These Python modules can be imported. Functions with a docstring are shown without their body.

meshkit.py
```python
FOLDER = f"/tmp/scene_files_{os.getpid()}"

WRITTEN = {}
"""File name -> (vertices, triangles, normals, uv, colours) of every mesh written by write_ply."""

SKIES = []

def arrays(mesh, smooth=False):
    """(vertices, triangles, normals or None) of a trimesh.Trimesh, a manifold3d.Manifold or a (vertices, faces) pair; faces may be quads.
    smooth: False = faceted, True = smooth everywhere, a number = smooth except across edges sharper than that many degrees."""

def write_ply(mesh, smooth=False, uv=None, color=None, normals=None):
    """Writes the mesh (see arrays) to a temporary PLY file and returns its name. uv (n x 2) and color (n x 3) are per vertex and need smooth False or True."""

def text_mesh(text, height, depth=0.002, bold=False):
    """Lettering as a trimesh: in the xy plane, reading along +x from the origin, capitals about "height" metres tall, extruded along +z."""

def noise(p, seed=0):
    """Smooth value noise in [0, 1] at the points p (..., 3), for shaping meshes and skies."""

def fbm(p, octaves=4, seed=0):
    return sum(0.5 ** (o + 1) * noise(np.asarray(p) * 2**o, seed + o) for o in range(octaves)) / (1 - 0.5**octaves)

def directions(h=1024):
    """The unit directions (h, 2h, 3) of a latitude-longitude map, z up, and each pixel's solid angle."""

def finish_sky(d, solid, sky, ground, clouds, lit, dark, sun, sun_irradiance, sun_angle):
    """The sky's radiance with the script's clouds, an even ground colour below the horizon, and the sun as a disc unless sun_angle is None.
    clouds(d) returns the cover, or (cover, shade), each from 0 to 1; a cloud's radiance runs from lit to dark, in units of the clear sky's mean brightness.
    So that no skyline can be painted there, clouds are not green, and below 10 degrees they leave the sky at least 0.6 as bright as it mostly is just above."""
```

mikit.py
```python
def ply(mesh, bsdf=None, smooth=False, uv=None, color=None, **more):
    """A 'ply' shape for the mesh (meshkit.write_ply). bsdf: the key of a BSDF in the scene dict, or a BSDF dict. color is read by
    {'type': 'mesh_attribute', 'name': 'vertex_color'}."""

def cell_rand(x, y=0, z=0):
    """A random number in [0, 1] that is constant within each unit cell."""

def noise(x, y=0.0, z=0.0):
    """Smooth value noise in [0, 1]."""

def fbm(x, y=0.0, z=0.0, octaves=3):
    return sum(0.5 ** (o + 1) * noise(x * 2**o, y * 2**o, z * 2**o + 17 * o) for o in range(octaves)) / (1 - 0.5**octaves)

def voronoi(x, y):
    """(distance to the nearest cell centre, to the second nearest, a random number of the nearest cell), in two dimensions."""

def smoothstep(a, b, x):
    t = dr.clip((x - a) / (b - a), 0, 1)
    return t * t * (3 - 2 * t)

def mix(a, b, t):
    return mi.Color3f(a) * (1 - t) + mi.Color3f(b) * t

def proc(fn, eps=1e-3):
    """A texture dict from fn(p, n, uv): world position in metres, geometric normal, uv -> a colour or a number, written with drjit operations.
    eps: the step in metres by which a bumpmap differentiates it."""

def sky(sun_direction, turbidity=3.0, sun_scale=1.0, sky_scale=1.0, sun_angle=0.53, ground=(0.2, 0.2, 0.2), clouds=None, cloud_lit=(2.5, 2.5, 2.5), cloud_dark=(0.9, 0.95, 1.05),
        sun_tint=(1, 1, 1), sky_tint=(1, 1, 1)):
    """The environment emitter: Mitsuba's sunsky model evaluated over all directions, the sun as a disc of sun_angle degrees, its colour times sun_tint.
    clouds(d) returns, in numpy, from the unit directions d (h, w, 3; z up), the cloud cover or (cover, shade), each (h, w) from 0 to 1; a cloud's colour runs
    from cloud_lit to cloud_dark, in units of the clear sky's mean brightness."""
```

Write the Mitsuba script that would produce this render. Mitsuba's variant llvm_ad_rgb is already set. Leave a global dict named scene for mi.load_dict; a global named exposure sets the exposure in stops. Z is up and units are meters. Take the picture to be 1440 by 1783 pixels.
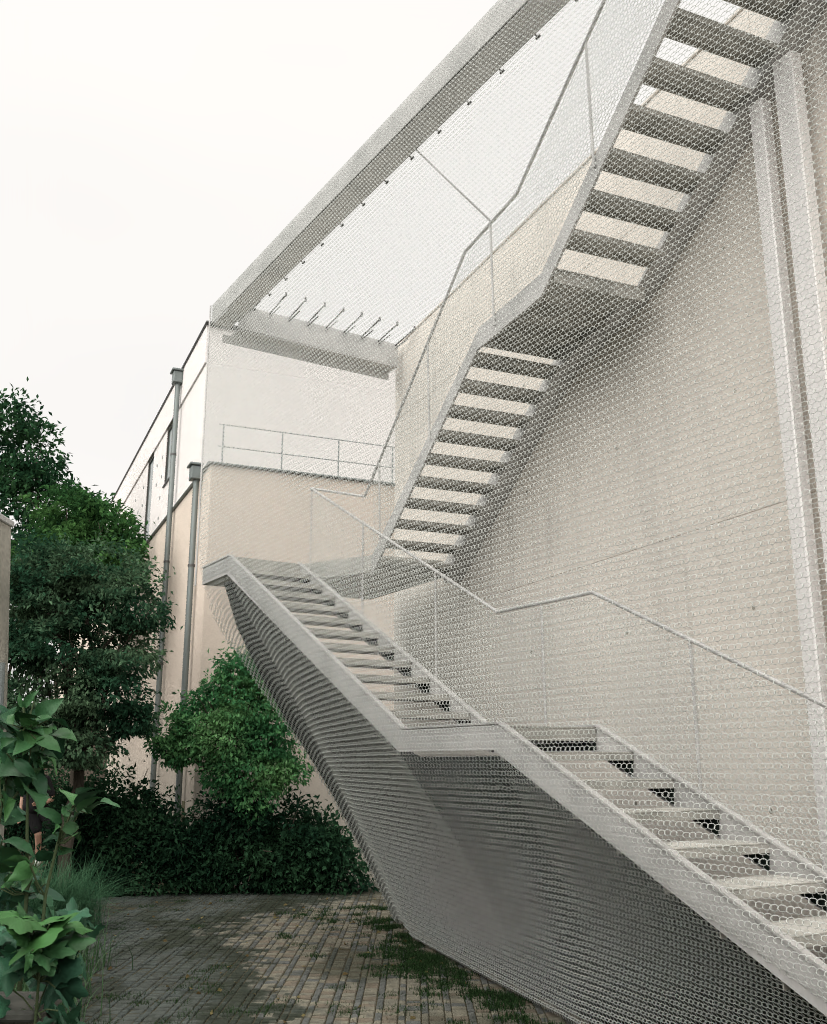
import math
import numpy as np, trimesh, mitsuba as mi, drjit as dr
import manifold3d as m3
import mikit, meshkit
from mikit import noise, fbm, smoothstep, mix, cell_rand, proc

T = mi.ScalarTransform4f
scene, labels = {}, {}

# ------------------------------------------------------------------ camera, sky, exposure
EYE = 1.627
PITCH = math.radians(14.3)
scene['camera'] = {'type': 'perspective', 'fov': 2 * math.degrees(math.atan(720 / 1724.0)), 'fov_axis': 'x', 'near_clip': 0.05, 'far_clip': 2000.0,
                   'to_world': T().look_at(origin=[0, 0, EYE], target=[0, math.cos(PITCH), EYE + math.sin(PITCH)], up=[0, 0, 1])}
scene['sky'] = mikit.sky([-0.45, -0.75, 0.90], turbidity=4, sky_scale=0.68, sun_scale=0.76, sun_angle=85, sun_tint=(0.85, 0.99, 1.24), clouds=lambda d: (1.0, 0.9 * np.clip(meshkit.fbm(d * [1.6, 1.6, 3.0], 4, 3) - 0.42, 0, 1)),
                         cloud_lit=(2.80, 2.735, 2.65), cloud_dark=(2.3, 2.28, 2.26))
exposure = 2.36

# ------------------------------------------------------------------ the two plan grids of the place
thA, thL = math.radians(-31.73), math.radians(-23.376)
UA = np.array([math.sin(thA), math.cos(thA), 0]); UB = np.array([math.cos(thA), -math.sin(thA), 0])     # outer stair: along, across
UL = np.array([math.sin(thL), math.cos(thL), 0]); UM = np.array([math.cos(thL), -math.sin(thL), 0])     # wall and house: along, across
UZ = np.array([0, 0, 1.0])
FA, FL = (UA, UB), (UL, UM)


def W(F, a, b, z):
    a, b, z = np.broadcast_arrays(np.asarray(a, float), b, z)
    return a[..., None] * F[0] + b[..., None] * F[1] + z[..., None] * UZ


# ------------------------------------------------------------------ materials
def mat(key, d, two=True):
    scene[key] = {'type': 'twosided', 'bsdf': d} if two else d
    return key


def rgb(*c):
    return {'type': 'rgb', 'value': list(c)}


def concrete_col(p, n, uv):
    s = fbm(p.x * 1.1 + 3, p.y * 1.1, p.z * 0.8, 4)
    f = fbm(p.x * 14, p.y * 14, p.z * 14, 3)
    drip = fbm(p.x * 5.0, p.y * 5.0, p.z * 0.35, 3)
    pore = smoothstep(0.74, 0.84, noise(p.x * 55, p.y * 55, p.z * 55))
    v = 0.95 + 0.20 * s + 0.12 * (f - 0.5) - 0.10 * smoothstep(0.5, 0.85, drip) - 0.16 * smoothstep(0.66, 0.80, fbm(p.x * 9.0, p.y * 9.0, p.z * 0.5 + 4, 3)) * smoothstep(0.45, 0.6, s)
    return mix((0.64, 0.60, 0.55), (0.56, 0.53, 0.49), smoothstep(0.4, 0.75, s)) * v * (1 - 0.12 * pore)


mat('concrete', {'type': 'bumpmap', 'scale': 1.0, 'arbitrary': proc(lambda p, n, uv: 0.002 * fbm(p.x * 20, p.y * 20, p.z * 20, 3), eps=4e-3),
                 'bsdf': {'type': 'principled', 'base_color': proc(concrete_col), 'roughness': 0.85, 'specular': 0.3}})


def old_concrete_col(p, n, uv):
    s = fbm(p.x * 2.5, p.y * 2.5, p.z * 0.7, 4)
    f = noise(p.x * 40, p.y * 40, p.z * 40)
    return mix((0.40, 0.38, 0.33), (0.20, 0.20, 0.17), smoothstep(0.35, 0.7, s)) * (0.85 + 0.3 * f)


mat('old_concrete', {'type': 'principled', 'base_color': proc(old_concrete_col), 'roughness': 0.9, 'specular': 0.2})


def plaster_col(p, n, uv):
    s = fbm(p.x * 0.9, p.y * 0.9, p.z * 0.25 + 5, 4)
    f = noise(p.x * 60, p.y * 60, p.z * 60)
    low = smoothstep(2.4, 0.3, p.z + 1.6 * s - 0.8)
    c = mix((0.60, 0.52, 0.45), (0.54, 0.485, 0.42), smoothstep(0.35, 0.7, s))
    return mix(c, mi.Color3f(0.28, 0.28, 0.24), 0.55 * low) * (0.93 + 0.12 * f)


mat('plaster', {'type': 'principled', 'base_color': proc(plaster_col), 'roughness': 0.9, 'specular': 0.2})


def white_col(p, n, uv):
    s = fbm(p.x * 1.3, p.y * 1.3, p.z * 0.4, 3)
    return mix((0.78, 0.75, 0.74), (0.70, 0.67, 0.66), s)


mat('white_cladding', {'type': 'principled', 'base_color': proc(white_col), 'roughness': 0.6, 'specular': 0.3})


def steel_col(p, n, uv):
    s = fbm(p.x * 4, p.y * 4, p.z * 4, 3)
    f = noise(p.x * 90, p.y * 90, p.z * 25)
    return mix((0.53, 0.525, 0.52), (0.40, 0.40, 0.395), smoothstep(0.3, 0.75, s)) * (0.93 + 0.13 * f)


mat('painted_steel', {'type': 'principled', 'base_color': proc(steel_col), 'roughness': 0.45, 'specular': 0.45, 'metallic': 0.15})


def tread_col(p, n, uv):
    s = fbm(p.x * 5, p.y * 5, p.z * 5, 4)
    f = noise(p.x * 120, p.y * 120, p.z * 120)
    return mix((0.46, 0.45, 0.42), (0.30, 0.30, 0.275), smoothstep(0.3, 0.75, s)) * (0.9 + 0.2 * f)


mat('tread_steel', {'type': 'principled', 'base_color': proc(tread_col), 'roughness': 0.6, 'specular': 0.4, 'metallic': 0.1})
mat('ring_steel', {'type': 'principled', 'base_color': rgb(0.70, 0.73, 0.71), 'roughness': 0.40, 'metallic': 0.35, 'specular': 0.5})
mat('stair_shade', {'type': 'principled', 'base_color': proc(lambda p, n, uv: mix((0.007, 0.012, 0.010), (0.016, 0.024, 0.020), fbm(p.x * 5, p.y * 5, p.z * 2, 3))), 'roughness': 1.0, 'specular': 0.05})  # near-black colour that stands in for the shade under the stair
mat('galvanised', {'type': 'principled', 'base_color': proc(lambda p, n, uv: mix((0.80, 0.78, 0.78), (0.68, 0.67, 0.67), fbm(p.x * 9, p.y * 9, p.z * 3, 3))), 'roughness': 0.45, 'metallic': 0.1})
mat('zinc', {'type': 'principled', 'base_color': proc(lambda p, n, uv: mix((0.23, 0.26, 0.255), (0.15, 0.175, 0.175), fbm(p.x * 6, p.y * 6, p.z * 1.5, 3))), 'roughness': 0.5, 'metallic': 0.4})
mat('dark_steel', {'type': 'principled', 'base_color': rgb(0.10, 0.10, 0.10), 'roughness': 0.5, 'metallic': 0.4})
mat('window_glass', {'type': 'principled', 'base_color': rgb(0.06, 0.085, 0.08), 'roughness': 0.12, 'specular': 0.7})
mat('window_frame', {'type': 'principled', 'base_color': rgb(0.05, 0.045, 0.04), 'roughness': 0.5})
mat('curtain', {'type': 'principled', 'base_color': rgb(0.50, 0.58, 0.55), 'roughness': 0.9})


def soil_col(p, n, uv):
    s = fbm(p.x * 3, p.y * 3, 0, 4)
    f = noise(p.x * 50, p.y * 50, 0)
    return mix((0.032, 0.03, 0.020), (0.062, 0.056, 0.036), s) * (0.7 + 0.6 * f)


mat('soil', {'type': 'principled', 'base_color': proc(soil_col), 'roughness': 1.0, 'specular': 0.1})


def paving_tone(p):
    """Tone of the paving: a paler curved sweep with a dark mossy band beside it."""
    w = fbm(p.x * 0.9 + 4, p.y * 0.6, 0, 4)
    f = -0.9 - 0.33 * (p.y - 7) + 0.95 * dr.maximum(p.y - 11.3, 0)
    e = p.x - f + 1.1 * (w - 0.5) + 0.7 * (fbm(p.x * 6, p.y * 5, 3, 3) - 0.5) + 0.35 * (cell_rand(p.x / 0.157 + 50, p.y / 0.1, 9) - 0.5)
    pale_sweep = smoothstep(-0.12, 0.30, e)
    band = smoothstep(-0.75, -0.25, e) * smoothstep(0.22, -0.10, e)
    return pale_sweep, band, w


def brick_fn(base, dark):
    def col(p, n, uv):
        pale_sweep, band, w = paving_tone(p)
        f = fbm(p.x * 30, p.y * 30, p.z * 30, 3)
        r = cell_rand(p.x / 0.157 + 50, p.y / 0.1, 4)
        c = mix(base, dark, 0.75 * r) * (0.75 + 0.5 * f)
        c = mix(mi.Color3f(0.046, 0.056, 0.052) * (0.6 + 0.5 * f + 0.4 * r), c, 0.10 + 0.90 * pale_sweep)
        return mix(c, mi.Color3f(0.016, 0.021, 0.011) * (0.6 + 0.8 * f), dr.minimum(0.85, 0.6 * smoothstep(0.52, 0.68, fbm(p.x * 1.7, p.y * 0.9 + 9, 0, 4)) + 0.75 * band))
    return col


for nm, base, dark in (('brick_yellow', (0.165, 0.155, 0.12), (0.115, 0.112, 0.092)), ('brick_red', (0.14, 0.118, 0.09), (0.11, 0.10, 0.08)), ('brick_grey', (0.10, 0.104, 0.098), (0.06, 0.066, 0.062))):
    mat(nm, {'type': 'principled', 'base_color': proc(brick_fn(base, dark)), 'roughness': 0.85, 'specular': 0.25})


def leaf_bsdf(key, gloss, trans):
    mat(key, {'type': 'principledthin', 'base_color': {'type': 'mesh_attribute', 'name': 'vertex_color'}, 'roughness': gloss, 'diff_trans': trans, 'spec_trans': 0.0, 'eta': 1.4}, two=False)


leaf_bsdf('leaf', 0.55, 0.6)
mat('big_leaf', {'type': 'principled', 'base_color': {'type': 'mesh_attribute', 'name': 'vertex_color'}, 'roughness': 0.5, 'specular': 0.28})
mat('bark', {'type': 'principled', 'base_color': proc(lambda p, n, uv: mix((0.05, 0.04, 0.03), (0.11, 0.095, 0.075), fbm(p.x * 20, p.y * 20, p.z * 4, 3))), 'roughness': 0.95})
mat('pale_wood', {'type': 'principled', 'base_color': rgb(0.22, 0.21, 0.14), 'roughness': 0.9})
mat('stem', {'type': 'principled', 'base_color': rgb(0.05, 0.075, 0.03), 'roughness': 0.8})
mat('skin', {'type': 'principled', 'base_color': rgb(0.56, 0.34, 0.25), 'roughness': 0.5})
mat('black_cloth', {'type': 'principled', 'base_color': rgb(0.012, 0.012, 0.014), 'roughness': 0.95})
mat('white_shoe', {'type': 'principled', 'base_color': rgb(0.8, 0.8, 0.78), 'roughness': 0.6})
mat('hair', {'type': 'principled', 'base_color': rgb(0.03, 0.02, 0.015), 'roughness': 0.6})


# ------------------------------------------------------------------ helpers
class MB:
    """Collects pieces of one mesh."""
    def __init__(s):
        s.v, s.f, s.n = [], [], 0

    def add(s, v, f):
        v, f = np.asarray(v, float), np.asarray(f, int)
        if f.shape[1] == 4:
            f = np.vstack([f[:, [0, 1, 2]], f[:, [0, 2, 3]]])
        s.v.append(v); s.f.append(f + s.n); s.n += len(v)
        return s

    def mesh(s):
        return np.vstack(s.v), np.vstack(s.f)


used = {}


def key_of(name):
    n = used.get(name, 0); used[name] = n + 1
    return name if n == 0 else f'{name}_{n:03d}'


def put(name, mesh, m, smooth=False, **more):
    k = key_of(name)
    scene[k] = mikit.ply(mesh, m, smooth=smooth, **more)
    return k


def tag(k, label=None, cat=None, group=None, kind=None):
    d = {x: y for x, y in (('label', label), ('category', cat), ('group', group), ('kind', kind)) if y}
    labels.setdefault(k, {}).update(d)
    return k


BF = np.array([[0, 2, 3, 1], [4, 5, 7, 6], [0, 1, 5, 4], [2, 6, 7, 3], [0, 4, 6, 2], [1, 3, 7, 5]])


def box(F, a0, a1, b0, b1, z0, z1, bevel=0.0):
    """A box in a plan grid, its edges chamfered when bevel > 0."""
    if bevel <= 0:
        c = np.array([[x, y, z] for x in (a0, a1) for y in (b0, b1) for z in (z0, z1)])
        return W(F, c[:, 0], c[:, 1], c[:, 2]), BF
    pts = []
    for x in (0, 1):
        for y in (0, 1):
            for z in (0, 1):
                o = np.array([(a0, a1)[x], (b0, b1)[y], (z0, z1)[z]]); s = np.array([1 - 2 * x, 1 - 2 * y, 1 - 2 * z]) * bevel
                for k in range(3):
                    q = o + s; q[k] = o[k]; pts.append(q)
    h = trimesh.convex.convex_hull(np.array(pts))
    v = np.array(h.vertices)
    return W(F, v[:, 0], v[:, 1], v[:, 2]), np.array(h.faces)


def prism(F, poly, b0, b1):
    """A plate: polygon of (a, z) corners, extruded across from b0 to b1."""
    from shapely.geometry import Polygon
    m = trimesh.creation.extrude_polygon(Polygon(poly), b1 - b0, engine='earcut')
    v = np.array(m.vertices)
    return W(F, v[:, 0], v[:, 2] + b0, v[:, 1]), np.array(m.faces)[:, ::-1]


def slab(F, poly, z0, z1):
    """A slab: polygon of (a, b) corners between two heights."""
    from shapely.geometry import Polygon
    m = trimesh.creation.extrude_polygon(Polygon(poly), z1 - z0, engine='earcut')
    v = np.array(m.vertices)
    return W(F, v[:, 0], v[:, 1], v[:, 2] + z0), np.array(m.faces)


def tube(pts, r, sides=8):
    """A tube along a polyline with mitred bends and closed ends."""
    p = np.asarray(pts, float); n = len(p); r = np.broadcast_to(r, (n,))
    t = np.gradient(p, axis=0) if n > 2 else np.repeat((p[1:] - p[:1]), 2, 0)
    t /= np.linalg.norm(t, axis=1, keepdims=True)
    ref = np.where(np.abs(t[:, 2:]) < 0.95, UZ, UB)
    a = np.cross(t, ref); a /= np.linalg.norm(a, axis=1, keepdims=True)
    b = np.cross(t, a); g = np.arange(sides) * 2 * np.pi / sides
    v = (p[:, None] + r[:, None, None] * (np.cos(g)[None, :, None] * a[:, None] + np.sin(g)[None, :, None] * b[:, None])).reshape(-1, 3)
    i, j = np.meshgrid(np.arange(n - 1), np.arange(sides), indexing='ij')
    q = np.stack([i * sides + j, i * sides + (j + 1) % sides, (i + 1) * sides + (j + 1) % sides, (i + 1) * sides + j], -1).reshape(-1, 4)
    f = np.vstack([q[:, [0, 2, 1]], q[:, [0, 3, 2]]])
    caps = [[0, k, k + 1] for k in range(1, sides - 1)] + [[(n - 1) * sides, (n - 1) * sides + k + 1, (n - 1) * sides + k] for k in range(1, sides - 1)]
    return v, np.vstack([f, np.array(caps)])


def bar(p, q, w, h, up=UZ):
    """A rectangular bar from p to q, w wide (sideways) and h high."""
    p, q = np.asarray(p, float), np.asarray(q, float)
    t = (q - p) / np.linalg.norm(q - p)
    s = np.cross(t, up); s /= np.linalg.norm(s); u = np.cross(s, t)
    v = [o + s * x * w / 2 + u * y * h / 2 for o in (p, q) for x in (-1, 1) for y in (-1, 1)]
    return np.array(v), BF


# ------------------------------------------------------------------ the concrete wall the stair climbs along
MW, WT = 4.50, 6.82
k = 'concrete_wall'
tag(k, 'tall pale board-smooth concrete wall behind the steel stair', 'wall')
core = MB(); core.add(*box(FL, -3.0, 10.99, MW + 0.012, MW + 0.34, -0.3, WT - 0.01))
put(k + '__core', core.mesh(), 'concrete')
ls = [-3.0, -0.65, 1.9, 4.47, 7.03, 9.6, 11.0]
zs = [-0.2, 0.6, 3.22, 5.84, WT]
for i in range(6):
    for j in range(4):
        put(k + '__panel', box(FL, ls[i] + 0.0018, ls[i + 1] - 0.0018, MW, MW + 0.02, zs[j] + 0.0018, zs[j + 1] - 0.0018, 0.002), 'concrete')
put(k + '__end_face', box(FL, 10.992, 11.004, MW + 0.005, MW + 0.345, -0.2, WT - 0.012), 'concrete')
put(k + '__coping', box(FL, -3.0, 11.02, MW - 0.015, MW + 0.36, WT + 0.002, WT + 0.03, 0.005), 'concrete')
for l in (1.2, 2.6, 3.75, 4.917, 6.3, 7.75, 9.136, 10.3):
    for z in (1.35, 2.6, 4.08, 5.15, 5.86):
        g = np.arange(12) * np.pi / 6
        v = np.vstack([W(FL, l + 0.016 * np.cos(g), MW - 0.0015, z + 0.016 * np.sin(g)), W(FL, l, MW - 0.0015, z)[None]])
        f = np.array([[q, (q + 1) % 12, 12] for q in range(12)])
        put(k + '__tie_hole', (v, f), 'old_concrete')

# ------------------------------------------------------------------ the steel stair
S = 'steel_stair'
tag(S, 'pale grey steel stair with open risers folding up inside the ring mesh', 'stair')
B2, B1, SD = 3.63, 4.40, 0.15
ZL1, ZL2 = 1.86, 3.69
A_L0, A_L1, A_T, A_E = 4.88, 5.995, 9.42, 10.20
N1, R1, G1 = 12, 0.155, 0.3185
A_F = A_L0 - N1 * G1


def z_low(a):
    """Top line of the lower stringers."""
    return np.interp(a, [A_F, A_L0, A_L1, A_T, A_E], [0.0, ZL1, ZL1, ZL2, ZL2])


top = [(A_F, 0.0 + 0.01), (A_L0, ZL1), (A_L1, ZL1), (A_T, ZL2)]
for nm, b, end in (('outer_stringer', B2 - 0.012, A_E), ('inner_stringer', B1, A_T)):
    low = [(end, ZL2 - 0.18), (A_T + 0.06, ZL2 - 0.18), (A_L1 + 0.05, ZL1 - SD), (A_L0 + 0.06, ZL1 - SD), (A_F + 0.32, 0.0), (A_F, 0.0)]
    put(S + '__' + nm, prism(FA, top + [(end, ZL2)] + low, b, b + 0.012), 'painted_steel')
    lip = MB()                                                     # the flanged top edge that catches the sky
    q = top + [(end, ZL2)]
    w0, w1 = (b - 0.012, b + 0.034) if nm == 'outer_stringer' else (b - 0.022, b + 0.03)
    for (x0, y0), (x1, y1) in zip(q[:-1], q[1:]):
        v = np.array([[x0, w0, y0 + 0.002], [x0, w1, y0 + 0.002], [x1, w1, y1 + 0.002], [x1, w0, y1 + 0.002]])
        v = np.vstack([v, v + [0, 0, 0.014]])
        lip.add(W(FA, v[:, 0], v[:, 1], v[:, 2]), [[0, 1, 2, 3], [4, 7, 6, 5], [0, 4, 5, 1], [1, 5, 6, 2], [2, 6, 7, 3], [3, 7, 4, 0]])
    put(S + '__' + nm + '_edge', lip.mesh(), 'painted_steel')


def tread(F, a, d, b0, b1, z):
    """A folded plate tread: top plate, front and back lips: the nosing at a, d deep along the stair, its top at z."""
    m = MB()
    m.add(*box(F, min(a, a + d), max(a, a + d), b0, b1, z - 0.008, z, 0.002))
    s = 1 if d > 0 else -1
    m.add(*box(F, *sorted((a, a + s * 0.006)), b0, b1, z - 0.05, z - 0.0085))
    m.add(*box(F, *sorted((a + d, a + d - s * 0.006)), b0, b1, z - 0.045, z - 0.0085))
    put(S + '__tread', m.mesh(), 'tread_steel')


for i in range(1, N1):
    tread(FA, A_L0 - (N1 - i) * G1 + 0.008, G1, B2 + 0.002, B1 - 0.002, i * R1 - 0.006)
N2, R2, G2 = 12, (ZL2 - ZL1) / 12, (A_T - A_L1) / 12
for i in range(1, N2):
    tread(FA, A_L1 + i * G2 + 0.008, G2, B2 + 0.002, B1 - 0.002, ZL1 + i * R2 - 0.006)
lan = MB(); lan.add(*box(FA, A_L0 + 0.006, A_L1 + 0.05, B2 + 0.002, B1 - 0.002, ZL1 - 0.014, ZL1 - 0.004, 0.002))
for a in (A_L0 + 0.012, (A_L0 + A_L1) / 2, A_L1 + 0.03):
    lan.add(*box(FA, a, a + 0.008, B2 + 0.002, B1 - 0.002, ZL1 - 0.09, ZL1 - 0.0145))
put(S + '__landing', lan.mesh(), 'tread_steel')
pl = [(A_T - 0.02, B2 + 0.002), (A_E, B2 + 0.002), (A_E - 0.08, 5.66), (8.46, 5.60), (8.58, 4.83), (A_T - 0.02, B1 + 0.014)]
lan = MB(); lan.add(*slab(FA, pl, ZL2 - 0.18, ZL2 - 0.004))
put(S + '__landing', lan.mesh(), 'tread_steel')

# the upper flights turn back along the wall
M3, M4, SU = 3.50, 4.33, 0.17
U = [(9.19, 3.454), (6.779, 4.952), (5.74, 4.958), (2.0, 4.958 + 0.69 * 3.74)]      # bottom line of the upper stringers
def z_up(l):
    return np.interp(-np.asarray(l), [-q[0] for q in U], [q[1] for q in U]) + SU
for nm, m, th in (('outer_stringer', M3, 0.02), ('inner_stringer', M4 - 0.02, 0.02)):
    bot = U
    tp = [(U[3][0], U[3][1] + SU + 0.04), (U[2][0] - 0.02, U[2][1] + SU + 0.01), (U[1][0] - 0.05, U[1][1] + SU + 0.01), (U[0][0] - 0.02, U[0][1] + SU + 0.035)]
    if nm == 'inner_stringer':
        bot, th = [(9.19, 3.454), (6.83, 4.935), (5.64, 5.17), (4.28, 5.96), (2.0, 5.96 + 0.69 * 2.28)], MW - 0.004 - m
        tp[0] = (2.0, bot[-1][1] + SU + 0.06)
    put(S + '__' + nm, prism(FL, bot + tp, m, m + th), 'painted_steel')
n3 = 10
g3, r3 = (9.19 - 6.779) / n3, (4.952 - 3.454) / n3
for i in range(0, n3):
    tread(FL, 9.19 - i * g3, -(g3 * 0.86), M3 + 0.022, M4 - 0.022, 3.454 + 0.155 + i * r3)
g4, r4 = 0.2467, 0.2467 * 0.69
for i in range(1, 15):
    tread(FL, 5.74 - i * g4, -(g4 * 0.80), M3 + 0.022, M4 - 0.022, 4.958 + 0.155 + i * r4)
lan = MB(); lan.add(*box(FL, 5.57, 6.80, M3 + 0.022, M4 - 0.022, 5.10, 5.112))
for l in (5.575, 6.1, 6.45, 6.79):
    lan.add(*box(FL, l, l + 0.008, M3 + 0.022, M4 - 0.022, 5.0, 5.0995))
put(S + '__landing', lan.mesh(), 'tread_steel')

# dark triangular plates on the inner stringer that stand in for shade under the treads
def bracket(a, g, z, slope):  # one plate of painted shade below a tread
    put(S + '__tread_shade', prism(FA, [(a + 0.012, z - 0.055), (a + 0.012, z - 0.010), (a + g - 0.004, z - 0.010), (a + g * 0.93, z - 0.018), (a + 0.02, z - SD + 0.01)], B1 - 0.006, B1 - 0.001), 'stair_shade')


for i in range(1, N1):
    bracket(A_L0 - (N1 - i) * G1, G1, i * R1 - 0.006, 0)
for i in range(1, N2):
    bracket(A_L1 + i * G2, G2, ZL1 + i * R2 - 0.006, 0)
put(S + '__tread_shade', box(FA, A_L0 + 0.02, A_L1 + 0.04, B1 - 0.006, B1 - 0.001, ZL1 - SD + 0.006, ZL1 - 0.015), 'stair_shade')

# handrails, posts, columns
rail = [W(FA, x, 4.412, z) for x, z in ((0.9, 0.79), (4.885, 2.73), (5.94, 2.735), (9.21, 4.475))]
rail += [W(FL, 9.3, 3.47, 4.32), W(FL, 6.91, 3.47, 5.908), W(FL, 6.0, 3.47, 5.944), W(FL, 4.718, 3.47, 6.713), W(FL, 2.2, 3.47, 8.22)]
hr = MB()
for p, q in zip(rail[:-1], rail[1:]):
    hr.add(*tube([p, q], 0.014, 10))
for p in rail[1:-1]:
    s = trimesh.creation.icosphere(1, 0.0142); hr.add(s.vertices + p, s.faces)
put(S + '__handrail', hr.mesh(), 'painted_steel', smooth=40)
def z_rail(a):
    return np.interp(a, [0.9, 4.885, 5.94, 9.21], [0.79, 2.73, 2.735, 4.475])
for a in (1.9, 2.95, 4.07, 5.42, 6.79, 8.05, 9.19):
    put(S + '__post', tube([W(FA, a, 4.418, z_low(a) - 0.1), W(FA, a, 4.412, z_rail(a))], 0.010, 8), 'painted_steel', smooth=40)
def z_urail(l):
    return np.interp(-np.asarray(l), [-9.3, -6.91, -6.0, -4.718, -2.2], [4.32, 5.908, 5.944, 6.713, 8.22])
for l in (3.6, 4.97, 6.44, 7.7, 8.9):
    put(S + '__post', tube([W(FL, l, 3.485, z_up(l) - 0.1), W(FL, l, 3.47, z_urail(l))], 0.010, 8), 'painted_steel', smooth=40)
for l0, l1, zt in ((4.27, 4.385, 5.885), (3.985, 4.15, 6.04)):
    put(S + '__column', box(FL, l0, l1, M4 + 0.004, M4 + 0.095, -0.1, zt, 0.008), 'galvanised')
put(S + '__tie_rod', tube([W(FA, 6.10, 3.79, 6.55), W(FL, 6.414, 3.47, 5.925)], 0.008, 8), 'painted_steel', smooth=40)

# ------------------------------------------------------------------ ring mesh
G8 = np.arange(8) * np.pi / 4 + np.pi / 8


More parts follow.
